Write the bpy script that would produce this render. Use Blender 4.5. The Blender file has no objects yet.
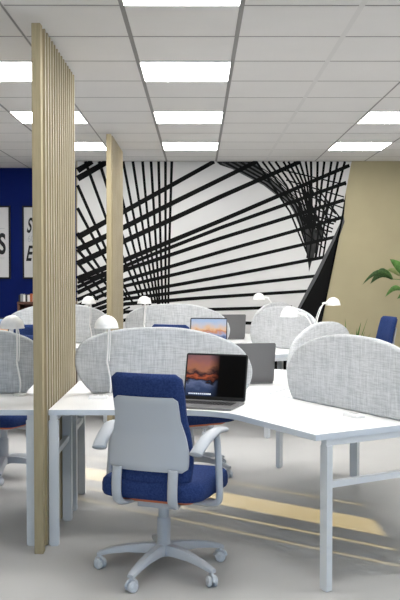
import bpy, bmesh, math, random
from mathutils import Vector, Matrix
random.seed(4)
R = math.radians
S = bpy.context.scene
COL = S.collection

# ------------------------------------------------------------------ materials
def newmat(name):
    m = bpy.data.materials.new(name); m.use_nodes = True
    nt = m.node_tree; b = nt.nodes['Principled BSDF']
    return m, nt, b
def mat(name, col, rough=.5, spec=.5, noise=0, scale=20, stretch=(1, 1, 1), metal=0, bump=0, col2=None):
    m, nt, b = newmat(name)
    b.inputs['Roughness'].default_value = rough
    b.inputs['Specular IOR Level'].default_value = spec
    b.inputs['Metallic'].default_value = metal
    c1 = tuple(col) + (1,)
    b.inputs['Base Color'].default_value = c1
    if noise or col2 or bump:
        tc = nt.nodes.new('ShaderNodeTexCoord'); mp = nt.nodes.new('ShaderNodeMapping')
        mp.inputs['Scale'].default_value = stretch
        nt.links.new(tc.outputs['Object'], mp.inputs['Vector'])
        n = nt.nodes.new('ShaderNodeTexNoise'); n.inputs['Scale'].default_value = scale; n.inputs['Detail'].default_value = 4
        nt.links.new(mp.outputs['Vector'], n.inputs['Vector'])
        r = nt.nodes.new('ShaderNodeValToRGB')
        if col2 is None:
            lo = tuple(max(0, c * (1 - noise)) for c in col); hi = tuple(min(1, c * (1 + noise)) for c in col)
        else: lo, hi = col, col2
        r.color_ramp.elements[0].position = .3; r.color_ramp.elements[1].position = .7
        r.color_ramp.elements[0].color = lo + (1,) if isinstance(lo, tuple) else tuple(lo) + (1,)
        r.color_ramp.elements[1].color = tuple(hi) + (1,)
        nt.links.new(n.outputs['Fac'], r.inputs['Fac'])
        nt.links.new(r.outputs['Color'], b.inputs['Base Color'])
        if bump:
            bp = nt.nodes.new('ShaderNodeBump'); bp.inputs['Strength'].default_value = bump; bp.inputs['Distance'].default_value = .002
            nt.links.new(n.outputs['Fac'], bp.inputs['Height']); nt.links.new(bp.outputs['Normal'], b.inputs['Normal'])
    return m
def emis(name, col, st):
    m, nt, b = newmat(name)
    b.inputs['Base Color'].default_value = (.8, .8, .8, 1)
    b.inputs['Emission Color'].default_value = tuple(col) + (1,)
    b.inputs['Emission Strength'].default_value = st
    return m

def fabric_mat(name, lo, hi):
    # woven melange felt: fine streaks across and down
    m, nt, b = newmat(name); N = nt.nodes.new; L = nt.links.new
    b.inputs['Roughness'].default_value = .95; b.inputs['Specular IOR Level'].default_value = .1
    tc = N('ShaderNodeTexCoord')
    outs = []
    for sc in ((160, 160, 12), (14, 14, 170), (260, 260, 260)):
        mp = N('ShaderNodeMapping'); mp.inputs['Scale'].default_value = sc
        L(tc.outputs['Object'], mp.inputs['Vector'])
        n = N('ShaderNodeTexNoise'); n.inputs['Scale'].default_value = 1; n.inputs['Detail'].default_value = 2
        L(mp.outputs['Vector'], n.inputs['Vector']); outs.append(n.outputs['Fac'])
    a = N('ShaderNodeMath'); a.operation = 'ADD'; L(outs[0], a.inputs[0]); L(outs[1], a.inputs[1])
    a2 = N('ShaderNodeMath'); a2.operation = 'MULTIPLY_ADD'; L(outs[2], a2.inputs[0]); a2.inputs[1].default_value = .4; L(a.outputs[0], a2.inputs[2])
    mr = N('ShaderNodeMapRange'); mr.inputs['From Min'].default_value = .93; mr.inputs['From Max'].default_value = 1.47
    L(a2.outputs[0], mr.inputs['Value'])
    mx = N('ShaderNodeMix'); mx.data_type = 'RGBA'
    L(mr.outputs['Result'], mx.inputs['Factor'])
    mx.inputs['A'].default_value = tuple(lo) + (1,); mx.inputs['B'].default_value = tuple(hi) + (1,)
    L(mx.outputs['Result'], b.inputs['Base Color'])
    return m

M = {}
M['floor'] = mat('floor_concrete', (.41, .41, .405), .55, .25, scale=1.3, col2=(.46, .458, .45))
M['ceil'] = mat('ceiling_tile', (.69, .68, .67), .9, .1, noise=.015, scale=3)
M['bar'] = mat('ceiling_bar', (.25, .245, .24), .6, .2)
M['bar2'] = mat('ceiling_bar_pale', (.62, .612, .603), .6, .2)
M['wall'] = mat('wall_paint', (.74, .73, .71), .9, .1)
M['beige'] = mat('beige_paint', (.40, .352, .225), .85, .15, noise=.04, scale=2.5)
M['blue'] = mat('blue_paint', (.0025, .011, .10), .7, .1, noise=.12, scale=2)
M['white'] = mat('white_laminate', (.86, .86, .86), .35, .3)
M['edge'] = mat('desk_edge', (.55, .60, .66), .5, .3)
M['steel'] = mat('powder_coated_steel', (.60, .63, .66), .45, .3)
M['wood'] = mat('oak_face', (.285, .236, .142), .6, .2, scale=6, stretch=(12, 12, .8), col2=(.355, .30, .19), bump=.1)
M['wood_lit'] = mat('oak_slat_lit', (.34, .305, .235), .6, .2, scale=6, stretch=(12, 12, .8), col2=(.43, .395, .325))  # lighter copy of the oak: light on the slat sides put into the colour
M['fab'] = fabric_mat('melange_fabric', (.38, .395, .41), (.57, .585, .60))
M['plastic'] = mat('pale_grey_plastic', (.41, .44, .48), .4, .35)
M['bluefab'] = mat('navy_fabric', (.014, .029, .105), .95, .15, scale=120, col2=(.028, .052, .16), bump=.3)
M['orange'] = mat('orange_underside', (.55, .16, .07), .7, .2)
M['caster'] = mat('caster_plastic', (.50, .53, .57), .5, .3, noise=.15, scale=60)
M['lamp'] = mat('white_lamp', (.84, .84, .83), .3, .4, noise=.05, scale=40)
M['black'] = mat('matte_black', (.006, .006, .007), .5, .3)
M['alu'] = mat('space_grey_aluminium', (.20, .20, .205), .45, .4, metal=.5)
M['lid'] = mat('laptop_lid_grey', (.15, .15, .152), .5, .3, metal=.2)
M['key'] = mat('laptop_keys', (.02, .02, .022), .6, .3)
M['mwhite'] = mat('mural_white', (.56, .555, .55), .7, .2, scale=.5, col2=(.62, .615, .61))
M['mblack'] = mat('mural_black', (.004, .004, .004), .7, .1)
M['mgrey'] = mat('mural_dark_grey', (.012, .012, .012), .7, .1, scale=30, stretch=(1, 1, .3), col2=(.04, .04, .04))
M['mmid'] = mat('mural_mid_grey', (.09, .09, .095), .7, .1)
M['paper'] = mat('poster_paper', (.62, .61, .60), .8, .1)
M['faint'] = mat('poster_faint_ink', (.42, .42, .43), .8, .1)
M['leafd'] = mat('dark_leaf', (.012, .035, .01), .5, .3, scale=60, col2=(.045, .10, .02))
M['leaf'] = mat('green_leaf', (.045, .12, .02), .45, .3, scale=30, col2=(.10, .22, .05))
M['leafp'] = mat('pale_leaf', (.30, .30, .14), .5, .3, scale=30, col2=(.20, .26, .08))
M['pot'] = mat('white_pot', (.7, .7, .68), .5, .3)
M['soil'] = mat('soil', (.04, .025, .015), .9, .1)
M['brown'] = mat('bookcase_wood', (.12, .06, .045), .6, .2, noise=.2, scale=12)
M['light'] = emis('ceiling_light_diffuser', (1, .985, .96), 18.5)

# laptop screens
def screen_mat(name, dim):
    m, nt, b = newmat(name); N = nt.nodes.new; L = nt.links.new
    b.inputs['Base Color'].default_value = (.002, .002, .002, 1); b.inputs['Roughness'].default_value = .3; b.inputs['Specular IOR Level'].default_value = .06
    uv = N('ShaderNodeTexCoord'); sp = N('ShaderNodeSeparateXYZ'); L(uv.outputs['UV'], sp.inputs[0])
    n = N('ShaderNodeTexNoise'); n.inputs['Scale'].default_value = 5; n.inputs['Detail'].default_value = 6
    L(uv.outputs['UV'], n.inputs['Vector'])
    # sky gradient by height with noise disturbance
    ad = N('ShaderNodeMath'); ad.operation = 'MULTIPLY_ADD'; L(n.outputs['Fac'], ad.inputs[0]); ad.inputs[1].default_value = .5
    L(sp.outputs['Y'], ad.inputs[2])
    r = N('ShaderNodeValToRGB'); L(ad.outputs[0], r.inputs['Fac']); e = r.color_ramp.elements
    if dim:
        st = [(.0, (.01, .015, .03)), (.42, (.05, .08, .18)), (.56, (.16, .20, .36)), (.64, (.01, .01, .015)), (.72, (.55, .13, .06)), (.79, (.03, .02, .03)),
              (.92, (.50, .20, .12)), (1.1, (.42, .17, .15)), (1.3, (.22, .13, .16))]
    else:
        st = [(.0, (.02, .03, .08)), (.40, (.06, .09, .22)), (.58, (.35, .42, .62)), (.70, (.60, .25, .12)), (.82, (.75, .50, .32)),
              (1.0, (.55, .55, .62)), (1.2, (.40, .52, .72))]
    mx_ = 1.4
    e[0].position = st[0][0] / mx_; e[0].color = st[0][1] + (1,); e[1].position = st[-1][0] / mx_; e[1].color = st[-1][1] + (1,)
    for p, c in st[1:-1]:
        k = e.new(p / mx_); k.color = c + (1,)
    dv = N('ShaderNodeMath'); dv.operation = 'DIVIDE'; L(ad.outputs[0], dv.inputs[0]); dv.inputs[1].default_value = mx_
    L(dv.outputs[0], r.inputs['Fac'])
    out = r.outputs['Color']
    if dim:   # the desktop picture fades into a black right half
        mr = N('ShaderNodeMapRange'); mr.inputs['From Min'].default_value = .56; mr.inputs['From Max'].default_value = .38
        L(sp.outputs['X'], mr.inputs['Value'])
        mm = N('ShaderNodeMix'); mm.data_type = 'RGBA'; L(mr.outputs['Result'], mm.inputs['Factor'])
        mm.inputs['A'].default_value = (.0005, .0005, .0008, 1); L(out, mm.inputs['B']); out = mm.outputs['Result']
    L(out, b.inputs['Emission Color']); b.inputs['Emission Strength'].default_value = .6 if dim else .85
    return m
M['scrA'] = screen_mat('laptop_picture_dark', True)
M['scrB'] = screen_mat('laptop_picture_bright', False)

# ------------------------------------------------------------------ mesh helpers
def link(name, bm, mats, parent=None, smooth=False, auto=None):
    me = bpy.data.meshes.new(name)
    bmesh.ops.recalc_face_normals(bm, faces=bm.faces[:])
    bm.to_mesh(me); bm.free()
    if not isinstance(mats, (list, tuple)): mats = [mats]
    for m in mats: me.materials.append(m)
    if smooth:
        for p in me.polygons: p.use_smooth = True
    if auto: me.set_sharp_from_angle(angle=R(auto))
    o = bpy.data.objects.new(name, me); COL.objects.link(o)
    if parent: o.parent = parent
    return o
def box(bm, x0, x1, y0, y1, z0, z1, mi=0, bev=0):
    vs = [bm.verts.new((x, y, z)) for x in (x0, x1) for y in (y0, y1) for z in (z0, z1)]
    fs = []
    for q in ((0, 1, 3, 2), (4, 6, 7, 5), (0, 4, 5, 1), (2, 3, 7, 6), (0, 2, 6, 4), (1, 5, 7, 3)):
        f = bm.faces.new([vs[i] for i in q]); f.material_index = mi; fs.append(f)
    if bev:
        es = list({e for f in fs for e in f.edges})
        bmesh.ops.bevel(bm, geom=es, offset=bev, segments=2, affect='EDGES', profile=.6)
    return vs
def obox(bm, c, u, hu, hv, z0, z1, mi=0):
    # box oriented along unit vector u in plan
    u = Vector((u[0], u[1])); v = Vector((-u[1], u[0])); c = Vector((c[0], c[1]))
    pts = [c + u * a * hu + v * b * hv for a, b in ((-1, -1), (1, -1), (1, 1), (-1, 1))]
    prism(bm, [(p.x, p.y) for p in pts], z0, z1, mi, mi)
def prism(bm, pts, z0, z1, mi=0, side=0):
    lo = [bm.verts.new((x, y, z0)) for x, y in pts]; hi = [bm.verts.new((x, y, z1)) for x, y in pts]
    f = bm.faces.new(hi); f.material_index = mi
    f = bm.faces.new(lo[::-1]); f.material_index = side
    n = len(pts)
    for i in range(n):
        f = bm.faces.new((lo[i], lo[(i + 1) % n], hi[(i + 1) % n], hi[i])); f.material_index = side
def catmull(pts, k=4, closed=False):
    n = len(pts); out = []
    rng = range(n) if closed else range(n - 1)
    for i in rng:
        g = (lambda j: Vector(pts[j % n])) if closed else (lambda j: Vector(pts[max(0, min(n - 1, j))]))
        p0, p1, p2, p3 = g(i - 1), g(i), g(i + 1), g(i + 2)
        for s in range(k):
            t = s / k
            out.append(.5 * ((2 * p1) + (p2 - p0) * t + (2 * p0 - 5 * p1 + 4 * p2 - p3) * t * t + (3 * p1 - p0 - 3 * p2 + p3) * t ** 3))
    if not closed: out.append(Vector(pts[-1]))
    return out
def tube(bm, path, rad, seg=10, mi=0, flat=None):
    # sweep; rad float or list; flat=(rx, ry) gives an elliptical section with rx along the horizontal normal
    path = [Vector(p) for p in path]; n = len(path)
    rings = []
    ref = None
    for i, p in enumerate(path):
        t = (path[min(i + 1, n - 1)] - path[max(i - 1, 0)]).normalized()
        if ref is None:
            up = Vector((0, 0, 1)) if abs(t.z) < .9 else Vector((0, 1, 0))
            a = t.cross(up).normalized()
        else:
            a = (ref - t * ref.dot(t)).normalized()
        ref = a; b = t.cross(a).normalized()
        r = rad[i] if isinstance(rad, (list, tuple)) else rad
        rx, ry = (r, r) if flat is None else (flat[0], flat[1])
        rings.append([bm.verts.new(p + a * math.cos(2 * math.pi * k / seg) * rx + b * math.sin(2 * math.pi * k / seg) * ry) for k in range(seg)])
    for i in range(n - 1):
        for k in range(seg):
            f = bm.faces.new((rings[i][k], rings[i][(k + 1) % seg], rings[i + 1][(k + 1) % seg], rings[i + 1][k])); f.material_index = mi
    bm.faces.new(rings[0][::-1]).material_index = mi; bm.faces.new(rings[-1]).material_index = mi
def lathe(bm, prof, seg=24, c=(0, 0, 0), mi=0):
    c = Vector(c); rings = []
    for r, z in prof:
        if r < 1e-5: rings.append([bm.verts.new(c + Vector((0, 0, z)))])
        else: rings.append([bm.verts.new(c + Vector((r * math.cos(2 * math.pi * k / seg), r * math.sin(2 * math.pi * k / seg), z))) for k in range(seg)])
    for a, b in zip(rings, rings[1:]):
        for k in range(seg):
            k2 = (k + 1) % seg
            if len(a) == 1 and len(b) == 1: continue
            if len(a) == 1: vs = (a[0], b[k2], b[k])
            elif len(b) == 1: vs = (a[k], a[k2], b[0])
            else: vs = (a[k], a[k2], b[k2], b[k])
            bm.faces.new(vs).material_index = mi
def empty(name, loc=(0, 0, 0), rz=0):
    o = bpy.data.objects.new(name, None); COL.objects.link(o)
    o.location = loc; o.rotation_euler = (0, 0, rz); o.empty_display_size = .1
    return o
def tag(o, label=None, cat=None, group=None, kind=None):
    if label: o['label'] = label
    if cat: o['category'] = cat
    if group: o['group'] = group
    if kind: o['kind'] = kind
    return o
def copy_tree(o, parent=None):
    c = o.copy(); COL.objects.link(c)
    if parent: c.parent = parent
    for ch in list(o.children): copy_tree(ch, c)
    return c
def place(proto, used, loc, rz, label, group=None):
    o = proto if not used else copy_tree(proto)
    o.location = loc; o.rotation_euler = (0, 0, rz); o['label'] = label
    if group: o['group'] = group
    return o
def struct(name, bm, m, **k):
    return tag(link(name, bm, m, **k), kind='structure')

# ------------------------------------------------------------------ camera
F = 900.0; PITCH = math.atan(30 / F); YAW = R(.13); HC = 1.5
cam_d = bpy.data.cameras.new('camera'); cam = bpy.data.objects.new('camera', cam_d); COL.objects.link(cam)
cam_d.sensor_fit = 'HORIZONTAL'; cam_d.sensor_width = 36; cam_d.lens = 36 * F / 400
cam_d.clip_start = .05; cam_d.clip_end = 200
cam.location = (0, 0, HC); cam.rotation_euler = (R(90) - PITCH, 0, -YAW)
S.camera = cam

# ------------------------------------------------------------------ room shell
CH = 2.82; XR = 3.2; XL = -7.0; YB = 10.96; YA = 11.7; YF = -5.0
bm = bmesh.new(); box(bm, XL, XR, YF, YA + .2, -.1, 0); struct('floor', bm, M['floor'])
# suspended ceiling: tiles, dark bars, recessed lights
X0, Y0, T = -.38, -.26, .6
lights = []
bm = bmesh.new()
box(bm, XL, XR, YF, YA + .2, CH + .03, CH + .1, 0)
lightset = set()
for kx in (-5, -2, 0, 3):
    for ky in (4, 7, 10, 13, 16):
        if (kx, ky) not in ((-5, 4), (-2, 4), (-5, 7), (-2, 7), (-5, 10)): lightset.add((kx, ky))  # nearest row and outermost left column are unseen, added to brighten the room
for i in range(-11, 6):
    for j in range(-8, 20):
        x, y = X0 + T * i, Y0 + T * j
        if (i, j) in lightset: lights.append((x, y)); continue
        box(bm, x + .011, min(x + T - .011, XR), y + .011, y + T - .011, CH, CH + .025, 0)
for j in range(-8, 21):
    y = Y0 + T * j
    box(bm, XL, XR, y - .011, y + .011, CH + .001, CH + .026, 1)
for i in range(-11, 7):
    x = X0 + T * i
    if i in (0, 1): w, mi, z = .012, 1, CH - .002
    elif i == 2: w, mi, z = .015, 2, CH - .0003
    elif i == -2: w, mi, z = .009, 1, CH - .001
    else: w, mi, z = .006, 1, CH - .001
    if i not in (0, 1, 2, -2):
        box(bm, x - .011, x + .011, YF, YA + .2, CH + .0005, CH + .02, 2)
    box(bm, x - w, x + w, YF, YA + .2, z, CH + .02, mi)
struct('ceiling', bm, [M['ceil'], M['bar'], M['bar2']])

lp = None
for i, (x, y) in enumerate(sorted(lights, key=lambda p: (p[1], p[0]))):
    cx, cy = x + .3, y + .3
    if lp is None:
        lp = empty('ceiling_light'); 
        b = bmesh.new(); box(b, -.286, .286, -.286, .286, -.004, .012); link('diffuser', b, M['light'], lp)
        b = bmesh.new()
        for a in (-1, 1):
            box(b, -.289, .289, a * .2875 - .0015, a * .2875 + .0015, -.005, .014)
            box(b, a * .2875 - .0015, a * .2875 + .0015, -.286, .286, -.005, .014)
        link('frame', b, M['white'], lp); tag(lp, 'x', 'ceiling light')
        first = True
    col = 'added unseen left column' if cx < -2 else 'left column' if cx < -.9 else 'middle column' if cx < .5 else 'right column'
    row = 'nearest the mural' if cy > 8.5 else 'second from the mural' if cy > 7 else 'third from the mural' if cy > 5.5 else 'fourth from the mural' if cy > 4 else 'added nearest row, beyond the top edge'
    o = place(lp, not first, (cx, cy, CH), 0, 'x', 'square panel lights in the tiled ceiling')
    first = False
    o['label'] = 'square white ceiling panel light, %s, %s' % (col, row)

bm = bmesh.new(); box(bm, -1.475, XR + .15, YB, YB + .15, 0, CH + .02); struct('wall_back', bm, M['beige'])
bm = bmesh.new(); box(bm, XL, XR, YA, YA + .12, 0, CH + .02); struct('wall_alcove', bm, M['blue'])
bm = bmesh.new(); box(bm, -1.475, -1.35, YB + .15, YA, 0, CH + .02); struct('wall_return', bm, M['blue'])
bm = bmesh.new(); box(bm, XL - .12, XL, YF, YA + .2, 0, CH + .1); struct('wall_left', bm, M['wall'])
# unseen right wall, openings shaped to throw sun strips on the floor
sun_gaps = [(-4.2, -2.6), (-2.2, -.6), (2.84, 2.89), (3.13, 3.19), (3.38, 3.76), (4.04, 4.10)]
SILL, HEAD = .60, 1.22
bm = bmesh.new()
ys = [YF] + [v for w in sun_gaps for v in w[:2]] + [YA + .2]
for a, b_ in zip(ys[0::2], ys[1::2]): box(bm, XR, XR + .04, a, b_, 0, CH + .1)
sun_gaps = [tuple(w) + (SILL, HEAD)[len(w) - 2:] for w in sun_gaps]
for a, b_, z0, z1 in sun_gaps: box(bm, XR, XR + .04, a, b_, 0, z0); box(bm, XR, XR + .04, a, b_, z1, CH + .1)
struct('wall_right', bm, M['wall'])
for k, (a, b_, z0, z1) in enumerate(sun_gaps):
    bm = bmesh.new()
    for z in (z0, z1 - .02): box(bm, XR + .005, XR + .035, a, b_, z, z + .02)
    for y in (a, b_ - .004): box(bm, XR + .005, XR + .035, y, y + .004, z0 + .02, z1 - .02)
    struct('sun_gap_%d' % (k + 1), bm, M['white'])

# ------------------------------------------------------------------ mural (traced as real positions on the wall)
YM = 10.95
def px(x, y, Yp=YM):
    u = (x - 200) / F; v = (300 - y) / F
    up = v * math.cos(PITCH) - math.sin(PITCH); fw = math.cos(PITCH) + v * math.sin(PITCH)
    X = u * math.cos(YAW) + fw * math.sin(YAW); Y = fw * math.cos(YAW) - u * math.sin(YAW)
    t = Yp / Y
    return X * t, HC + up * t
bm = bmesh.new()
def poly(pts, depth, mi):
    P = [px(*p) for p in pts]
    a = [bm.verts.new((x, YM - depth, z)) for x, z in P]
    b = [bm.verts.new((x, YM + .006, z)) for x, z in P]
    f = bm.faces.new(a); f.material_index = mi
    for i in range(len(P)):
        j = (i + 1) % len(P)
        bm.faces.new((a[i], b[i], b[j], a[j])).material_index = mi
def clipy(p, q):
    # keep lines inside the panel: top y 161.2, left x 77.4
    def cut(p, q, f, val, ax):
        a, b = f(p), f(q)
        if a >= val and b >= val: return p, q
        if a < val and b < val: return None
        t = (val - a) / (b - a); m = (p[0] + (q[0] - p[0]) * t, p[1] + (q[1] - p[1]) * t)
        return (m, q) if a < val else (p, m)
    r = cut(p, q, lambda s: s[1], 161.6, 1)
    if r: r = cut(r[0], r[1], lambda s: s[0], 77.6, 0)
    return r
dd = [0]
def line(pts, w0, w1=None, mi=1):
    w1 = w1 or w0; n = len(pts) - 1; dd[0] += 1
    d = .0008 + .00004 * dd[0]
    for i in range(n):
        r = clipy(pts[i], pts[i + 1])
        if not r: continue
        p, q = r
        wa = (w0 + (w1 - w0) * i / n) * 1.22; wb = (w0 + (w1 - w0) * (i + 1) / n) * 1.22
        dx, dy = q[0] - p[0], q[1] - p[1]; l = math.hypot(dx, dy)
        if l < .1: continue
        nx, ny = -dy / l, dx / l
        ex = .15 if n > 1 else 0
        p = (p[0] - dx / l * ex, p[1] - dy / l * ex); q = (q[0] + dx / l * ex, q[1] + dy / l * ex)
        poly([(p[0] + nx * wa / 2, p[1] + ny * wa / 2), (q[0] + nx * wb / 2, q[1] + ny * wb / 2), (q[0] - nx * wb / 2, q[1] - ny * wb / 2), (p[0] - nx * wa / 2, p[1] - ny * wa / 2)], d, mi)
def bz(y): return 351.6 - (y - 161.6) * .1925          # the slanted edge against the beige wall
poly([(77.4, 161.3), (bz(161.3), 161.3), (bz(398), 398), (77.4, 398)], 0, 0)
# dark curved band top right
poly([(216, 161.6), (220, 165), (232, 169), (245, 175), (262, 184), (275, 193), (290, 206), (299, 221), (304, 236), (307, 250), (309, 270),
      (313, 255), (313, 240), (308, 222), (299, 207), (288, 193), (274, 181), (262, 170), (254, 161.6)], .0005, 2)
for k in range(9):   # streaks in the band
    t = k / 8
    line([(222 + 30 * t, 163 - t), (264 + 12 * t, 185 - 8 * t), (292 + 10 * t, 207 - 5 * t), (305 + 6 * t, 238), (309 + 2 * t, 266 - 6 * t)], 1.0, .8, 1 if k % 2 else 3)
# fans of thin upright lines, upper right
for a, b_, c in ((256, 272, 290), (262, 280, 296), (268, 286, 300), (275, 292, 303), (283, 297, 306), (288, 301, 308), (294, 304, 309), (299.4, 307, 310.5), (305.6, 309.5, 311.5)):
    line([(a, 161), (b_, 185), (c, 212), (c * .45 + 311 * .55, 240), (311, 262)], 1.8, 1.3)
for a, b_, c in ((311, 311.5, 312), (317.6, 317, 315), (324.4, 321, 318), (331.6, 327, 321), (338, 332, 324), (345, 337.5, 328)):
    line([(a, 161), (b_, 190), (c, 226), (c - 5, 258)], 2.0, 1.4)
for p, q in (((283, 170), (346, 185)), ((286, 180), (344, 197)), ((292, 190), (343, 208)), ((297, 202), (338, 218)), ((300, 213), (333, 229)), ((302, 223), (328, 240)), ((304, 232), (325, 249))):
    line([p, q], 1.1)
for p, q in (((300, 206), (312, 235)), ((305, 190), (322, 228)), ((312, 190), (330, 222)), ((318, 196), (336, 214)), ((310, 210), (322, 240))):
    line([p, q], 1.4)
poly([(305, 228), (324, 230), (319, 243), (312, 260), (309, 272)], .0020, 2)
for p, q in (((304, 195), (326, 236)), ((316, 186), (340, 218)), ((300, 182), (318, 230)), ((306, 218), (334, 224)), ((308, 214), (336, 222)), ((308, 226), (332, 232))):
    line([p, q], 1.3)
for a, b_, c in ((314.5, 314, 313), (327, 324, 319)):
    line([(a + 1, 205), (c, 228), (c - 4, 258)], 1.5, 1.2)
# frame strips on the right
poly([(343, 206), (327, 240), (312, 266), (296, 301), (281, 331), (267, 358), (246, 398), (258, 398), (276, 360), (300, 312), (318, 274), (332, 246), (341, 222), (bz(205), 205)], .0004, 0)
poly([(bz(200), 203), (343, 217), (330, 244), (316, 272), (298, 307), (283, 334), (252, 398), (262, 398), (290, 340), (305, 308), (322, 276), (335, 249), (344.5, 222), (bz(208), 208)], .0060, 3)
poly([(bz(192), 194), (344, 214), (335, 240), (318, 276), (301, 307), (287, 334), (257, 398), (bz(398), 398)], .0065, 1)
# upright thin lines, left half
for L_ in ([(123, 161), (131.3, 203.7), (140, 248), (152, 300)], [(132.8, 161), (138.8, 200), (146, 248), (155, 300)], [(142.5, 161), (145.5, 195.5), (150.8, 248), (158, 305)],
           [(151, 161), (156, 245), (160.5, 318)], [(158.6, 161), (160.5, 242), (163, 318)], [(165.5, 161), (165.5, 240), (165.5, 318)], [(171.8, 161), (169.5, 237.5), (168, 318)],
           [(99, 161), (110, 196), (124, 240), (146, 305)], [(113, 161), (125.7, 213.5), (133.5, 246.5), (150, 305)], [(84, 158), (106, 218), (125, 262), (143, 305)],
           [(77, 184), (100, 236), (118, 275), (134, 305)], [(77, 207), (94, 239), (110, 268), (128, 300)], [(77, 232), (92, 257), (107, 279), (120, 300)],
           [(77, 249), (107, 285), (117, 300)], [(77, 262), (106, 297)], [(77, 276), (98, 300)]):
    line(L_, 2.6 if L_[0][0] < 116 else 2.3, 1.6)
# heavy rays
for L_, a, b_ in (([(77, 171), (95, 160)], 5, 4), ([(77, 179), (109, 160.8)], 5.2, 4.6), ([(77, 237.6), (107, 221), (216, 160.5)], 5, 3.4), ([(77, 250), (107, 235.8), (180, 199.3), (260, 160)], 5, 3.4),
                  ([(77, 264), (107, 250), (124, 241.3), (220, 197), (304, 160)], 5, 3.4), ([(77, 279), (125, 260), (220, 221), (349.3, 165.5)], 4.6, 3.0),
                  ([(77, 287.5), (140, 259.5), (220, 228), (346, 182.7)], 3.0, 3.0), ([(77, 293), (125, 270), (220, 238.5), (344, 200)], 3.4, 2.9),
                  ([(77, 300), (125, 280), (220, 252), (342, 217.5)], 3.2, 2.8), ([(77, 306), (125, 286), (220, 264), (335, 237)], 3.0, 2.7),
                  ([(77, 312), (125, 294), (220, 277), (325, 257)], 3.0, 2.7), ([(77, 318), (125, 299), (220, 287), (315, 276)], 3.0, 2.6),
                  ([(77, 323), (125, 304), (200, 298), (308, 291)], 3.4, 2.5), ([(77, 328), (125, 312), (225, 309), (292, 307)], 3, 2.4),
                  ([(77, 334), (125, 320), (246, 323), (284, 324)], 3, 2.4), ([(77, 338), (150, 336), (276, 341)], 3, 2.4),
                  ([(77, 283), (107, 272)], 2, 2), ([(77, 315), (130, 297)], 1.8, 1.2), ([(77, 331), (130, 307)], 3, 1.4)):
    line(L_, a, b_)
o = link('mural', bm, [M['mwhite'], M['mblack'], M['mgrey'], M['mmid']])
tag(o, 'large black and white mural of crossing lines beside the beige wall', 'mural')

# ------------------------------------------------------------------ posters on the blue wall
def text_mesh(body, x, z, w, h, m, parent, name, shear=0, y=0, bold=0):
    c = bpy.data.curves.new(name, 'FONT'); c.body = body; c.size = 1; c.extrude = .0; c.shear = shear; c.offset = bold
    t = bpy.data.objects.new(name, c); COL.objects.link(t)
    dg = bpy.context.evaluated_depsgraph_get(); me = bpy.data.meshes.new_from_object(t.evaluated_get(dg))
    bpy.data.objects.remove(t)
    xs = [v.co.x for v in me.vertices]; zs = [v.co.y for v in me.vertices]
    x0, x1, z0, z1 = min(xs), max(xs), min(zs), max(zs)
    for v in me.vertices:
        v.co = Vector((x + (v.co.x - x0) / (x1 - x0) * w, y, z + (v.co.y - z0) / (z1 - z0) * h))
    me.materials.clear(); me.materials.append(m)
    o = bpy.data.objects.new(name, me); COL.objects.link(o); o.parent = parent
    return o
def poster(x0, label):
    W, z0, z1 = .67, 1.385, 2.33
    p = empty('framed_poster', (x0, YA - .035, z0)); H = z1 - z0
    b = bmesh.new(); f = .021
    box(b, 0, W, 0, .035, 0, f); box(b, 0, W, 0, .035, H - f, H); box(b, 0, f, 0, .035, f, H - f); box(b, W - f, W, 0, .035, f, H - f)
    link('frame', b, M['black'], p)
    b = bmesh.new(); box(b, f, W - f, .008, .03, f, H - f); link('print', b, M['paper'], p)
    tag(p, label, 'poster', 'framed posters on the navy wall')
    return p
def rel(o, x, y):   # pixel on blue wall -> local coords of the poster
    X, Z = px(x, y, YA - .03); return X - o.location.x, Z - o.location.z
p1 = poster(-2.428 - .67, 'black framed white poster with a bold letter S between two thin rules')
a = rel(p1, -1.5, 254.5); b_ = rel(p1, 5.6, 233)
text_mesh('S', a[0], a[1], b_[0] - a[0], b_[1] - a[1], M['black'], p1, 'lettering', y=.006, bold=.03)
for yy in (228.5, 258):
    q = rel(p1, 4.6, yy); b = bmesh.new(); box(b, .12, q[0], .0055, .009, q[1] - .003, q[1] + .003); link('rule', b, M['faint'], p1)
p2 = poster(-2.272, 'black framed poster with flowing script lettering, half hidden by the slat divider')
for body, x0, y0, x1, y1, m, sh, bo in (('S', 26.8, 233, 32.8, 217.5, 'black', .35, .025), ('60', 27.8, 242, 34, 235.5, 'faint', 0, 0), ('E', 26, 261, 34, 245.5, 'black', .35, .025)):
    a = rel(p2, x0, y0); b_ = rel(p2, x1, y1)
    text_mesh(body, a[0], a[1], b_[0] - a[0], b_[1] - a[1], M[m], p2, 'lettering', shear=sh, y=.006, bold=bo)

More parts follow.
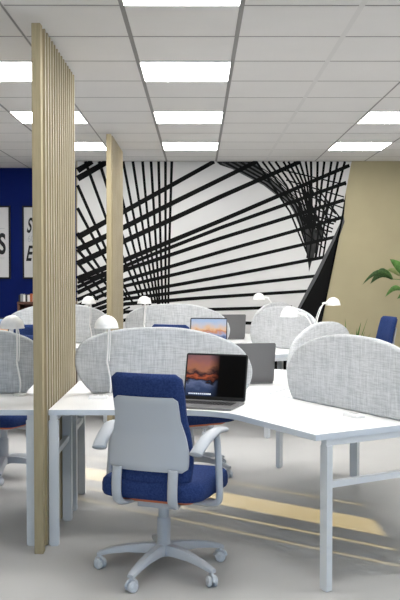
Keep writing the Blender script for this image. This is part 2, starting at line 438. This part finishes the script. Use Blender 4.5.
# ------------------------------------------------------------------ bookcase and books
bc = empty('bookcase', (-2.275, 11.33, 0)); Wb, Hb = .74, 1.10
b = bmesh.new(); box(b, 0, .025, 0, .33, 0, Hb - .03); box(b, Wb - .025, Wb, 0, .33, 0, Hb - .03); box(b, .025, Wb - .025, .31, .33, .05, Hb - .03); link('carcass', b, M['brown'], bc)
for z in (.05, .40, .75): b = bmesh.new(); box(b, .025, Wb - .025, .01, .31, z, z + .025); link('shelf', b, M['brown'], bc)
b = bmesh.new(); box(b, 0, Wb, -.01, .34, Hb - .03, Hb); link('top', b, M['brown'], bc)
tag(bc, 'low brown wooden bookcase standing against the navy wall behind the desks', 'bookcase')
bx = -2.265
for w, h, c, lab in ((.022, .085, (.03, .03, .035), 'thin black book at the left end of the bookcase top'), (.034, .098, (.28, .28, .29), 'grey book standing second from left on the bookcase top'),
                (.026, .082, (.75, .74, .72), 'white book between the grey and the dark book'), (.024, .09, (.04, .04, .04), 'dark slim book between two white books'),
                (.030, .083, (.7, .69, .68), 'white book just left of the orange brown book'), (.034, .10, (.42, .13, .06), 'orange brown book on the bookcase top'),
                (.030, .085, (.7, .7, .7), 'white book right of the orange brown book')):
    o = empty('book', (bx, 11.36, Hb)); b = bmesh.new()
    cm = mat('book_cover', c, .7, .2, noise=.05); 
    box(b, 0, .003, 0, .14, 0, h); box(b, w - .003, w, 0, .14, 0, h); box(b, .003, w - .003, 0, .004, 0, h); link('cover', b, cm, o)
    b = bmesh.new(); box(b, .0031, w - .0031, .0041, .136, .003, h - .004); link('pages', b, M['paper'], o)
    tag(o, lab, 'book', 'books standing on the bookcase'); bx += w + .0015

# ------------------------------------------------------------------ slat dividers
def divider(y, label):
    d = empty('slat_divider', (-.84, y, 0)); HT = 2.78
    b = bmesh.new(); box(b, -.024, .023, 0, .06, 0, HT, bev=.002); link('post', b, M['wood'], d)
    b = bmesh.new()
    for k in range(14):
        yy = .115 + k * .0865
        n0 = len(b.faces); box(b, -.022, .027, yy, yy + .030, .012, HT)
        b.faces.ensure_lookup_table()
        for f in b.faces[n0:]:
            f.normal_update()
            if abs(f.normal.y) > .5: f.material_index = 1  # fronts and backs take the darker oak, sides stay painted as lit
    link('slats', b, [M['wood_lit'], M['wood']], d)
    b = bmesh.new(); box(b, -.012, .010, .06, 1.27, 0, .012); link('base_rail', b, M['wood'], d)
    return tag(d, label, 'divider', 'wooden slat dividers')
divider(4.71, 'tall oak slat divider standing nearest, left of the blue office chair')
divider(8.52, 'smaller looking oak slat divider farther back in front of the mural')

# ------------------------------------------------------------------ desks
WL = 1.247
def desk_proto(pL=.5, pR=.5, iL=.11, iR=.10, hL=.62, hR=.62):
    # origin at cluster centre, user side towards -Y, wings along 210 deg and 330 deg
    t = empty('corner_desk'); g = .003
    def wp(side, a, p):       # a along wing, p towards the user
        ang = R(210) if side < 0 else R(330)
        u = Vector((math.cos(ang), math.sin(ang))); 
        v = Vector((-u.y, u.x)) if side < 0 else Vector((u.y, -u.x))
        w = u * a + v * p
        return (w.x, w.y)
    c0 = (0, -.006)
    # concave corner fillet between two straight front edges
    def ed(side, a): return wp(side, a, hL if side < 0 else hR)
    p1, p2, q1, q2 = Vector(ed(-1, 0)), Vector(ed(-1, 1)), Vector(ed(1, 0)), Vector(ed(1, 1))
    da, db = p2 - p1, q2 - q1; den = da.x * db.y - da.y * db.x
    Cn = p1 + da * (((q1 - p1).x * db.y - (q1 - p1).y * db.x) / den); aC = .36
    fl = []
    A0, A1 = Vector(ed(-1, aC + .26)), Vector(ed(1, aC + .26))
    for k in range(13):
        s = k / 12; fl.append(tuple(A0 * (1 - s) ** 2 + Cn * 2 * s * (1 - s) + A1 * s * s))
    pts = [c0, wp(-1, WL, g), ed(-1, WL)] + fl + [ed(1, WL), wp(1, WL, g)]
    b = bmesh.new(); prism(b, pts, .716, .745, 0, 1); link('worktop', b, [M['white'], M['edge']], t)
    for side, po, pi_ in ((-1, pL, iL), (1, pR, iR)):
        ang = R(210) if side < 0 else R(330); u = (math.cos(ang), math.sin(ang))
        for p, hu, hv in ((po, .026, .016), (pi_, .026, .028 if pi_ > .08 else .012)):
            b = bmesh.new(); c = wp(side, WL - .026, p); obox(b, c, u, hu, hv, .006, .685)
            obox(b, c, u, hu * .7, hv * .7, 0, .006, 0); link('leg', b, M['steel'], t)
        b = bmesh.new(); lo, hi = pi_ - .012, po + .016; c = wp(side, WL - .026, (lo + hi) / 2); obox(b, c, u, .02, (hi - lo) / 2, .685, .716); link('top_rail', b, M['steel'], t)
        b = bmesh.new(); lo, hi = pi_ + (.028 if pi_ > .08 else .012), po - .016; c = wp(side, WL - .026, (lo + hi) / 2); obox(b, c, u, .015, (hi - lo) / 2, .485, .515); link('cross_bar', b, M['steel'], t)
    tag(t, 'x', 'desk', 'white 120 degree corner desks')
    return t
C1 = (.44, 5.482, 0); C2 = (.44, 9.30, 0); CL1 = (-2.125, 5.482, 0); CL2 = (-2.125, 9.30, 0)
main = desk_proto(.625, .522, .125, .020, .645, .605); main.location = C1; main.rotation_euler = (0, 0, R(-30))
main['label'] = 'white corner desk with an open laptop, nearest, behind the blue office chair'
# local -Y direction (user at 270deg) rotated by rz ; user angle = 270 + rz
dp = desk_proto()
used = False
for C, ua, lab in ((C1, 0, 'white corner desk on the right side of the two near right-hand fabric screens'),
                   (C1, 120, 'white corner desk behind the nearest fabric screen, under the closer grey laptop lid'),
                   (C2, 240, 'farther white corner desk with a lit laptop before the mural'),
                   (C2, 0, 'farther white corner desk on the right near the beige wall'),
                   (C2, 120, 'white corner desk nearest the mural, under the smaller grey laptop lid'),
                   (CL1, 60, 'white desk at the left edge, on the far side of its fabric screen'),
                   (CL2, 300, 'far left white desk before the navy wall, with a blue chair'),
                   (CL2, 60, 'far left white desk on the side of the bookcase')):
    place(dp, used, C, R(ua - 270), lab); used = True

lf_ = desk_proto(.5, .62, .11, .11, .62, .645); lf_.location = CL1; lf_.rotation_euler = (0, 0, R(30)); lf_['label'] = 'white desk wing at the left edge, left of the near slat divider'
# ------------------------------------------------------------------ fabric screens
pp = [(75, 363), (76, 352), (80, 344.5), (88, 338.8), (97, 335), (110.5, 331.2), (126, 328.7), (142.5, 327.6), (165, 327.2), (187.5, 329), (210, 333.8), (232.5, 342.5), (245.6, 353.5), (252, 367), (252, 378), (247.5, 388.6), (238, 394.8),
      (200, 395), (150, 395), (98, 395), (89.4, 390.4), (81, 380.7), (76.5, 371)]
k_ = 5.482 / 900
def screen_proto():
    pts = [(1.19 - (x - 75) * k_, 1.5 - (y - 270) * k_ - .745 + .001) for x, y in pp]
    pts = [Vector((p.x, max(0.002, p.y))) for p in catmull(pts, 4, True)]
    n = len(pts); cen = Vector((sum(p.x for p in pts) / n, sum(p.y for p in pts) / n))
    nor = []
    for i in range(n):
        d = (pts[(i + 1) % n] - pts[i - 1]).normalized(); q = Vector((d.y, -d.x))
        if q.dot(pts[i] - cen) < 0: q = -q
        nor.append(q)
    b = bmesh.new(); th = .021
    layers = [(-th, -.016), (-th * .8, -.006), (-th * .4, 0), (th * .4, 0), (th * .8, -.006), (th, -.016)]
    rings = [[b.verts.new((p.x + q.x * o, y, max(.0, p.y + q.y * o))) for p, q in zip(pts, nor)] for y, o in layers]
    for a, c in zip(rings, rings[1:]):
        for i in range(n): b.faces.new((a[i], a[(i + 1) % n], c[(i + 1) % n], c[i]))
    b.faces.new(rings[0]); b.faces.new(rings[-1][::-1])
    s = link('desk_screen', b, M['fab'], smooth=True, auto=40)
    return tag(s, 'x', 'desk screen', 'rounded grey fabric desk screens')
sp_ = screen_proto(); used = False
for C, ang, off, lab in ((C1, 180, 0, 'rounded light grey fabric screen behind the open laptop and the blue chair'),
                         (C1, 300, .09, 'darker grey fabric screen in the right foreground, running out of the right edge'),
                         (C1, 60, .165, 'grey fabric screen whose round top rises behind the right foreground screen'),
                         (C2, 180, 0, 'pale fabric screen farther back behind the lit laptop, before the mural'),
                         (C2, 300, .09, 'pale grey fabric screen before the mural, right of the smaller grey laptop lid'),
                         (C2, 60, .165, 'farthest grey fabric screen, mostly hidden behind another screen by the mural'),
                         (CL1, 0, -.015, 'grey fabric screen at the left edge beside the near slat divider'),
                         (CL2, 0, 0, 'far left pale fabric screen in front of the bookcase')):
    u = Vector((math.cos(R(ang)), math.sin(R(ang))))
    place(sp_, used, (C[0] + u.x * off, C[1] + u.y * off, .745), R(ang), lab).scale.z = .972 if ang == 60 else 1; used = True

# ------------------------------------------------------------------ office chair
def rsq(w, d, r, n=6):
    out = []
    for cx, cy, a0 in ((w - r, d - r, 0), (-w + r, d - r, 90), (-w + r, -d + r, 180), (w - r, -d + r, 270)):
        for k in range(n + 1):
            a = R(a0 + 90 * k / n); out.append((cx + r * math.cos(a), cy + r * math.sin(a)))
    return out
def loft(b, rings):
    rr = [[b.verts.new(p) for p in r] for r in rings]; n = len(rr[0])
    for a, c in zip(rr, rr[1:]):
        for i in range(n): b.faces.new((a[i], a[(i + 1) % n], c[(i + 1) % n], c[i]))
    b.faces.new(rr[0][::-1]); b.faces.new(rr[-1])
def lerp_tab(tab, z):
    for (z0, w0), (z1, w1) in zip(tab, tab[1:]):
        if z0 <= z <= z1:
            t = (z - z0) / (z1 - z0); t = t * t * (3 - 2 * t) if 0 else t
            return w0 + (w1 - w0) * t
    return tab[-1][1] if z > tab[-1][0] else tab[0][1]
def back_y(z):      # spine profile of the backrest
    return -.225 + .035 * math.sin((z - .45) / .5 * math.pi) * .7 - max(0, z - .72) * .12
def backpiece(b, tab, z0, z1, y_in, y_out, rc, curve=.6, nz=22, nx=12):
    # closed curved slab, rounded corners, between offsets y_in and y_out from the spine
    front, back = [], []
    for side, lst in ((y_in, front), (y_out, back)):
        for i in range(nz + 1):
            z = z0 + (z1 - z0) * i / nz; w = lerp_tab(tab, z)
            dz = min(z - z0, z1 - z)
            if dz < rc: w -= rc - math.sqrt(max(0, rc * rc - (rc - dz) ** 2))
            row = []
            for j in range(nx + 1):
                u = -1 + 2 * j / nx; x = u * w
                e = min(1, min(1 - abs(u), dz / (z1 - z0) * 3) / .16)       # thin towards the rim
                puff = 1 - (1 - e) ** 2
                mid = (y_in + y_out) / 2
                row.append(b.verts.new((x, back_y(z) + mid + (side - mid) * (.45 + .55 * puff) + curve * x * x, z)))
            lst.append(row)
    for g, fl in ((front, 1), (back, -1)):
        for i in range(nz):
            for j in range(nx): b.faces.new((g[i][j], g[i][j + 1], g[i + 1][j + 1], g[i + 1][j]))
    for i in range(nz):
        b.faces.new((front[i][0], front[i + 1][0], back[i + 1][0], back[i][0])); b.faces.new((front[i][nx], front[i + 1][nx], back[i + 1][nx], back[i][nx]))
    for j in range(nx):
        b.faces.new((front[0][j], front[0][j + 1], back[0][j + 1], back[0][j])); b.faces.new((front[nz][j], front[nz][j + 1], back[nz][j + 1], back[nz][j]))
def chair_proto():
    t = empty('office_chair')
    # seat
    b = bmesh.new(); rings = []
    for z, s in ((.402, .92), (.408, .975), (.425, 1), (.462, 1), (.480, .985), (.492, .94), (.497, .82), (.499, .5)):
        rings.append([(x * s, y * s + .03, z - .012 * (y > .1) * (y * s) * 1.2) for x, y in rsq(.268, .240, .085)])
    loft(b, rings); link('seat', b, M['bluefab'], t, smooth=True)
    b = bmesh.new(); loft(b, [[(x, y + .03, .378) for x, y in rsq(.19, .17, .05)], [(x, y + .03, .402) for x, y in rsq(.235, .205, .07)]])
    sp = link('seat_pan', b, M['orange'], t)
    b = bmesh.new(); box(b, -.09, .09, -.12, .12, .345, .378, bev=.008); link('mechanism', b, M['plastic'], t)
    b = bmesh.new(); tube(b, [(.06, .05, .37), (.20, .06, .368), (.245, .06, .366)], .006, 8); link('lever', b, M['plastic'], t)
    # back
    b = bmesh.new(); backpiece(b, [(.47, .20), (.58, .213), (.68, .203), (.80, .184), (.92, .184), (1.012, .180)], .475, 1.012, .012, .062, .03)
    link('back_cushion', b, M['bluefab'], t, smooth=True)
    b = bmesh.new(); backpiece(b, [(.54, .198), (.58, .205), (.64, .205), (.70, .193), (.79, .169), (.90, .164)], .545, .902, -.010, .012, .022)
    link('back_shell', b, M['plastic'], t, smooth=True, auto=50)
    for s in (-1, 1):
        b = bmesh.new()
        pth = catmull([(s * .145, -.226, .562), (s * .145, -.236, .50), (s * .144, -.236, .43), (s * .14, -.215, .392), (s * .13, -.17, .378), (s * .10, -.08, .376), (s * .06, .0, .374)], 5)
        tube(b, pth, .02, 12, flat=(.026, .013)); link('back_support', b, M['plastic'], t, smooth=True)
    for s in (-1, 1):
        b = bmesh.new()
        pth = catmull([(s * .25, -.21, .640), (s * .258, -.17, .668), (s * .268, -.10, .702), (s * .28, -.02, .722), (s * .286, .06, .718)], 5)
        tube(b, pth, .02, 12, flat=(.036, .015)); a = link('armrest', b, M['plastic'], t, smooth=True)
        b = bmesh.new()
        pth = catmull([(s * .278, .0, .712), (s * .286, .0, .62), (s * .294, -.005, .50), (s * .298, -.01, .40), (s * .28, -.005, .372), (s * .23, .0, .366), (s * .06, .01, .366)], 5)
        tube(b, pth, .02, 12, flat=(.017, .019)); link('armrest_post', b, M['plastic'], a, smooth=True)
    b = bmesh.new(); lathe(b, [(0, .20), (.022, .20), (.026, .24), (.027, .355), (0, .355)]); link('gas_lift', b, M['plastic'], t, smooth=True, auto=40)
    b = bmesh.new(); lathe(b, [(0, .085), (.045, .085), (.05, .10), (.045, .135), (.034, .15), (.034, .268), (.030, .274), (0, .274)]); base = link('base_hub', b, M['plastic'], t, smooth=True, auto=40)
    for k in range(5):
        a = R(-94.5 + 72 * k); d = Vector((math.cos(a), math.sin(a), 0)); n = Vector((-d.y, d.x, 0))
        b = bmesh.new(); st = []
        for r, w, zt, h in ((.03, .030, .142, .05), (.10, .027, .140, .045), (.18, .024, .130, .036), (.26, .021, .112, .028), (.315, .019, .094, .022), (.338, .015, .084, .016)):
            st.append([d * r + n * x * w + Vector((0, 0, zt - h / 2 + z * h / 2)) for x, z in ((-.6, 1), (-1, .4), (-1, -1), (1, -1), (1, .4), (.6, 1))])
        loft(b, [[tuple(p) for p in s_] for s_ in st]); leg = link('leg', b, M['plastic'], t, smooth=True, auto=45)
        b = bmesh.new(); cc = d * .325
        ca = a + R(60); wd = Vector((math.cos(ca), math.sin(ca), 0))
        for s in (-1, 1):
            prof = [(0, -.010), (.021, -.010), (.0265, -.006), (.0265, .006), (.021, .010), (0, .010)]
            b2 = bmesh.new(); lathe(b2, prof, 20)
            rot = Vector((0, 0, 1)).rotation_difference(wd).to_matrix().to_4x4()
            bmesh.ops.transform(b2, matrix=Matrix.Translation(cc + wd * s * .0145 + Vector((0, 0, .0268))) @ rot, verts=b2.verts)
            me_ = bpy.data.meshes.new('t'); b2.to_mesh(me_); b2.free(); b.from_mesh(me_); bpy.data.meshes.remove(me_)
        tube(b, [cc + Vector((0, 0, .027)), cc + Vector((0, 0, .078))], .008, 10)
        hood = [cc + wd.cross(Vector((0, 0, 1))) * (.030 * math.cos(q)) + Vector((0, 0, .030 + .030 * math.sin(q))) for q in [R(v) for v in range(0, 181, 20)]]
        tube(b, hood, .007, 8)
        link('caster', b, M['caster'], leg, smooth=True, auto=50)
    tag(t, 'x', 'office chair', 'navy and pale grey office chairs')
    return t
cp = chair_proto(); used = False
for x, y, face, lab in ((-.170, 4.443, 69, 'nearest navy office chair, its pale grey back shell towards us'),
                     (-.06, 6.62, -62, 'navy office chair beyond the nearest screen, its seat glimpsed under the desk'),
                     (-.17, 8.26, 68, 'navy office chair farther back, only its top showing beside the lit laptop'),
                     (1.80, 9.38, 192, 'navy office chair by the beige wall at the right edge'),
                     (-1.42, 6.55, 245, 'navy office chair glimpsed under the desk at the left edge'),
                     (-1.55, 8.28, 112, 'navy office chair seen over the left-edge screen, beside the near divider')):
    place(cp, used, (x, y, 0), R(face - 90), lab); used = True

# ------------------------------------------------------------------ laptops
def laptop_proto(scr, lidm, tilt=14):
    # origin: hinge centre on the desk, user towards -Y
    t = empty('laptop'); W, D, Hh = .1865, .262, .268
    b = bmesh.new()
    for z0, z1 in ((0.002, .013),):
        loft(b, [[(x, y - D / 2, z) for x, y in rsq(W - i, D / 2 - i, .012, 4)] for z, i in ((.001, .004), (.004, 0), (.012, 0), (.0135, .002))])
    base = link('base', b, M['alu'], t)
    b = bmesh.new()
    for r in range(6):
        n = 14
        for c in range(n):
            if r == 5 and 3 < c < 9: continue
            x0 = -.155 + c * .0222; y0 = -.045 - r * .0185
            box(b, x0, x0 + .018, y0 - .0145, y0, .0135, .0147)
    box(b, -.155 + 4 * .0222, -.155 + 9 * .0222 - .004, -.045 - 5 * .0185 - .0145, -.045 - 5 * .0185, .0135, .0147)
    link('keyboard', b, M['key'], base)
    b = bmesh.new(); box(b, -.055, .055, -.25, -.172, .0135, .0139); link('trackpad', b, M['lid'], base)
    rot = Matrix.Translation((0, 0, .014)) @ Matrix.Rotation(-R(tilt), 4, 'X')
    def lidpart(bm_): bmesh.ops.transform(bm_, matrix=rot, verts=bm_.verts); return bm_
    b = bmesh.new(); loft(b, [[(x, yy, z + Hh / 2) for x, z in rsq(W, Hh / 2, .012, 4)] for yy in (0, .006)]); lid = link('lid', lidpart(b), lidm, t)
    b = bmesh.new(); loft(b, [[(x, yy, z + Hh / 2) for x, z in rsq(W - .002, Hh / 2 - .002, .011, 4)] for yy in (-.0008, 0)]); link('bezel', lidpart(b), M['black'], lid)
    b = bmesh.new(); uvl = b.loops.layers.uv.new('UVMap')
    vs = [b.verts.new(p) for p in ((-W + .010, -.0012, .022), (W - .010, -.0012, .022), (W - .010, -.0012, Hh - .011), (-W + .010, -.0012, Hh - .011))]
    f = b.faces.new(vs)
    for l, uv in zip(f.loops, ((0, 0), (1, 0), (1, 1), (0, 1))): l[uvl].uv = uv
    link('display', lidpart(b), scr, lid)
    if scr == M['scrA']:
        b = bmesh.new()
        for k in range(12):
            x0 = -.155 + k * .0115; box(b, x0, x0 + .008, -.0020, -.0013, .030, .038)
        link('icon_row', lidpart(b), emis('dock_icons', (.35, .45, .7), .5), lid)
    tag(t, 'x', 'laptop')
    return t
la = laptop_proto(M['scrA'], M['lid']); la.location = (.089, 5.095, .745); la.rotation_euler = (0, 0, R(-20)); la['label'] = 'open dark grey laptop with half black screen on the nearest desk'
lb = laptop_proto(M['scrB'], M['lid'], 12); used = False
for x, y, rz, lab in ((.102, 8.93, -8, 'smaller looking lit laptop with a pale mountain picture, before the far fabric screen'),
                      (-2.07, 8.93, 8, 'lit laptop cut off by the left edge behind the left mushroom lamp'),
                      (.318, 5.93, 190, 'laptop seen from behind, closer plain grey lid between the fabric screens'),
                      (.325, 9.75, 190, 'laptop seen from behind, smaller grey lid in front of the mural')):
    place(lb, used, (x, y, .745), R(rz), lab); used = True

# ------------------------------------------------------------------ lamps
def lamp_proto():
    t = empty('desk_lamp')
    b = bmesh.new(); lathe(b, [(0, 0), (.038, 0), (.040, .004), (.036, .010), (.012, .014), (0, .014)]); link('base', b, M['lamp'], t, smooth=True, auto=40)
    b = bmesh.new()
    tube(b, catmull([(0, 0, .010), (.004, .006, .08), (-.018, .012, .20), (-.016, .010, .215)], 4), .0055, 8)
    tube(b, catmull([(-.018, .010, .205), (-.012, .0, .28), (-.006, -.035, .36), (-.002, -.06, .405), (0, -.085, .437)], 4), .0055, 8)
    tube(b, catmull([(-.006, .014, .205), (.0, .008, .28), (.006, -.025, .355), (.006, -.05, .40), (.004, -.085, .430)], 4), .0035, 6)
    link('arm', b, M['lamp'], t, smooth=True)
    b = bmesh.new(); tube(b, [(0, -.075, .437), (0, -.15, .446)], .010, 10); link('neck', b, M['lamp'], t, smooth=True)
    b = bmesh.new(); prof = []
    for k in range(11):
        a = R(90 * k / 10); prof.append((.069 * math.sin(a), .424 + .070 * math.cos(a)))
    prof += [(.072, .422), (.071, .418), (.066, .421)] + [(.065 * math.sin(R(90 - 9 * k)), .422 + .066 * math.cos(R(90 - 9 * k))) for k in range(1, 11)]
    lathe(b, prof, 32, (0, -.20, 0)); sh = link('lamp_shade', b, M['lamp'], t, smooth=True)
    b = bmesh.new(); lathe(b, [(0, .412), (.028, .415), (.034, .43), (.02, .46), (0, .465)], 16, (0, -.20, 0)); link('bulb', b, M['light_bulb'], sh, smooth=True)
    return tag(t, 'x', 'desk lamp', 'white dome desk lamps')
M['light_bulb'] = mat('frosted_bulb', (.85, .85, .83), .3, .3)
lm = lamp_proto(); used = False
for x, y, rz, lab in ((-.53, 5.40, 0, 'white dome lamp in front of the nearest fabric screen, left of the blue chair'),
                      (-1.075, 5.40, 0, 'white dome lamp at the left edge, left of the near slat divider'),
                      (-.538, 9.22, 0, 'small looking white dome lamp just right of the far slat divider'),
                      (-1.095, 9.22, 0, 'small looking white dome lamp between the two slat dividers'),
                      (.835, 6.36, -120, 'white bent-arm lamp just behind the right foreground screens, head pointing left'),
                      (.868, 10.15, -120, 'smallest white lamp, head pointing left in front of the mural lines'),
                      (1.12, 8.50, 120, 'white lamp with its head pointing right against the beige wall')):
    place(lm, used, (x, y, .745), R(rz), lab); used = True

# ------------------------------------------------------------------ desk socket boxes
def socket():
    t = empty('desk_socket')
    b = bmesh.new(); vs = [(-.055, -.028), (.055, -.028), (.055, .028), (-.055, .028)]
    loft(b, [[(x, y, z) for x, y in [(a * s, c * s) for a, c in vs]] for z, s in ((0, 1), (.012, 1), (.020, .86))]); link('housing', b, M['white'], t)
    b = bmesh.new()
    for k in (-.028, .004): box(b, k, k + .022, -.012, .012, .020, .0208)
    link('outlets', b, mat('socket_grey', (.5, .5, .5), .5, .3), t)
    return tag(t, 'x', 'socket', 'white desk socket boxes')
sk = socket()
place(sk, False, (-.585, 5.27, .745), 0, 'small white socket box beside the foot of the nearest dome lamp')
place(sk, True, (.80, 4.60, .745), R(-60), 'small white socket box at the foot of the right foreground screen')

# ------------------------------------------------------------------ plants
def leaf(b, base, tip, w, droop=.04, side=None, n=8, mi=0, fold=.15):
    base, tip = Vector(base), Vector(tip); ax = tip - base; L_ = ax.length; d = ax.normalized()
    s = side or d.cross(Vector((0, 1, 0)))
    s = Vector(s).normalized(); nn = d.cross(s).normalized()
    L, C_, R_ = [], [], []
    for i in range(n + 1):
        t = i / n; ww = w * math.sin(math.pi * min(1, t ** .75 * .98 + .02)) ** .8
        p = base + ax * t + Vector((0, 0, droop * math.sin(math.pi * t)))
        L.append(b.verts.new(p + s * ww + nn * ww * fold)); C_.append(b.verts.new(p)); R_.append(b.verts.new(p - s * ww + nn * ww * fold))
    for i in range(n):
        b.faces.new((L[i], C_[i], C_[i + 1], L[i + 1])).material_index = mi; b.faces.new((C_[i], R_[i], R_[i + 1], C_[i + 1])).material_index = mi
def W3(x, y, Yp): X, Z = px(x, y, Yp); return Vector((X, Yp, Z))
def thick(o, t=.0015):
    m = o.modifiers.new('thickness', 'SOLIDIFY'); m.thickness = t
tp = empty('leafy_plant', (2.62, 10.35, 0)); O = Vector((2.62, 10.35, 0))
b = bmesh.new(); lathe(b, [(0, 0), (.15, 0), (.19, .42), (.20, .44), (.175, .44), (.165, .38), (0, .38)], 28); link('pot', b, M['pot'], tp, smooth=True, auto=40)
b = bmesh.new(); lathe(b, [(0, .385), (.164, .385), (0, .40)], 20); link('soil', b, M['soil'], tp)
b = bmesh.new()
hub = Vector((0, 0, 1.22))
tube(b, catmull([(0, 0, .38), (.02, .01, .8), (0, 0, 1.22)], 5), .014, 8)
ends = {}
def stem(key, pt, yp):
    e = W3(pt[0], pt[1], yp) - O; ends[key] = e
    mid = (hub + e) / 2 + Vector((0, 0, .06)); tube(b, catmull([tuple(hub), tuple(mid), tuple(e)], 5), .0045, 6)
stem('A', (393, 279), 10.3); stem('B', (410, 277), 10.35); stem('C', (403, 290), 10.25); stem('D', (401, 276), 10.4); stem('E', (412, 296), 10.25); stem('F', (425, 268), 10.4)
link('stems', b, M['leaf'], tp, smooth=True)
def lf(key, tip, yp, w, m, droop=.03, fold=.15, side=None):
    bb = bmesh.new(); leaf(bb, ends[key], W3(tip[0], tip[1], yp) - O, w, droop, fold=fold, side=side); o = link('leaf', bb, M[m], tp, smooth=True); thick(o)
lf('A', (370, 284), 10.28, .055, 'leafd', .10); lf('A', (362, 285), 10.25, .03, 'leafd', .11)
lf('B', (390, 259), 10.33, .058, 'leaf', .01); lf('C', (385, 297), 10.22, .032, 'leaf', .06)
lf('D', (386, 270), 10.4, .03, 'leafp', .03); lf('E', (397, 299), 10.2, .04, 'leaf', .05); lf('F', (440, 285), 10.4, .06, 'leaf', .05); lf('F', (425, 245), 10.4, .06, 'leafd', .03)
lf('A', (376, 274), 10.36, .035, 'leaf', .05)
tag(tp, 'tall leafy green plant reaching in from the right edge before the beige wall', 'plant')

gp = empty('potted_grass', (1.80, 10.45, 0)); O = Vector((1.80, 10.45, 0))
b = bmesh.new(); lathe(b, [(0, 0), (.11, 0), (.14, .36), (.15, .38), (.13, .38), (.12, .33), (0, .33)], 28); link('pot', b, M['pot'], gp, smooth=True, auto=40)
b = bmesh.new(); lathe(b, [(0, .335), (.119, .335), (0, .345)], 20); link('soil', b, M['soil'], gp)
b = bmesh.new()
for tx, ty, w in ((345, 318, .010), (361, 322, .014), (368, 317, .006), (371, 333, .008), (357, 328, .016), (352, 332, .010), (348, 330, .008), (365, 331, .010), (341, 338, .009), (376, 340, .008), (358, 336, .012)):
    tip = W3(tx, ty, 10.45 + random.uniform(-.06, .06)) - O
    root = Vector((random.uniform(-.05, .05), random.uniform(-.05, .05), .33))
    leaf(b, root, tip, w, random.uniform(-.01, .03), n=10)
o = link('blades', b, M['leaf'], gp, smooth=True); thick(o, .001)
tag(gp, 'small potted plant with upright grassy green blades before the beige wall', 'plant')

# ------------------------------------------------------------------ light
w = bpy.data.worlds.new('world'); S.world = w; w.use_nodes = True
bg = w.node_tree.nodes['Background']; bg.inputs['Color'].default_value = (.35, .63, 1, 1); bg.inputs['Strength'].default_value = 1.75
sd = bpy.data.lights.new('sun', 'SUN'); sd.energy = 11; sd.angle = R(.35); sd.color = (1, .74, .28)
so = bpy.data.objects.new('sun', sd); COL.objects.link(so)
el = R(13); d = Vector((-.8 * math.cos(el), .6 * math.cos(el), -math.sin(el)))
so.rotation_euler = d.to_track_quat('-Z', 'Y').to_euler(); so.location = (8, -4, 4)
S.view_settings.view_transform = 'Standard'; S.view_settings.look = 'None'; S.view_settings.exposure = .30; S.view_settings.gamma = 1
S.view_settings.use_curve_mapping = False
S.cycles.max_bounces = 8; S.cycles.diffuse_bounces = 5; S.cycles.sample_clamp_indirect = 6
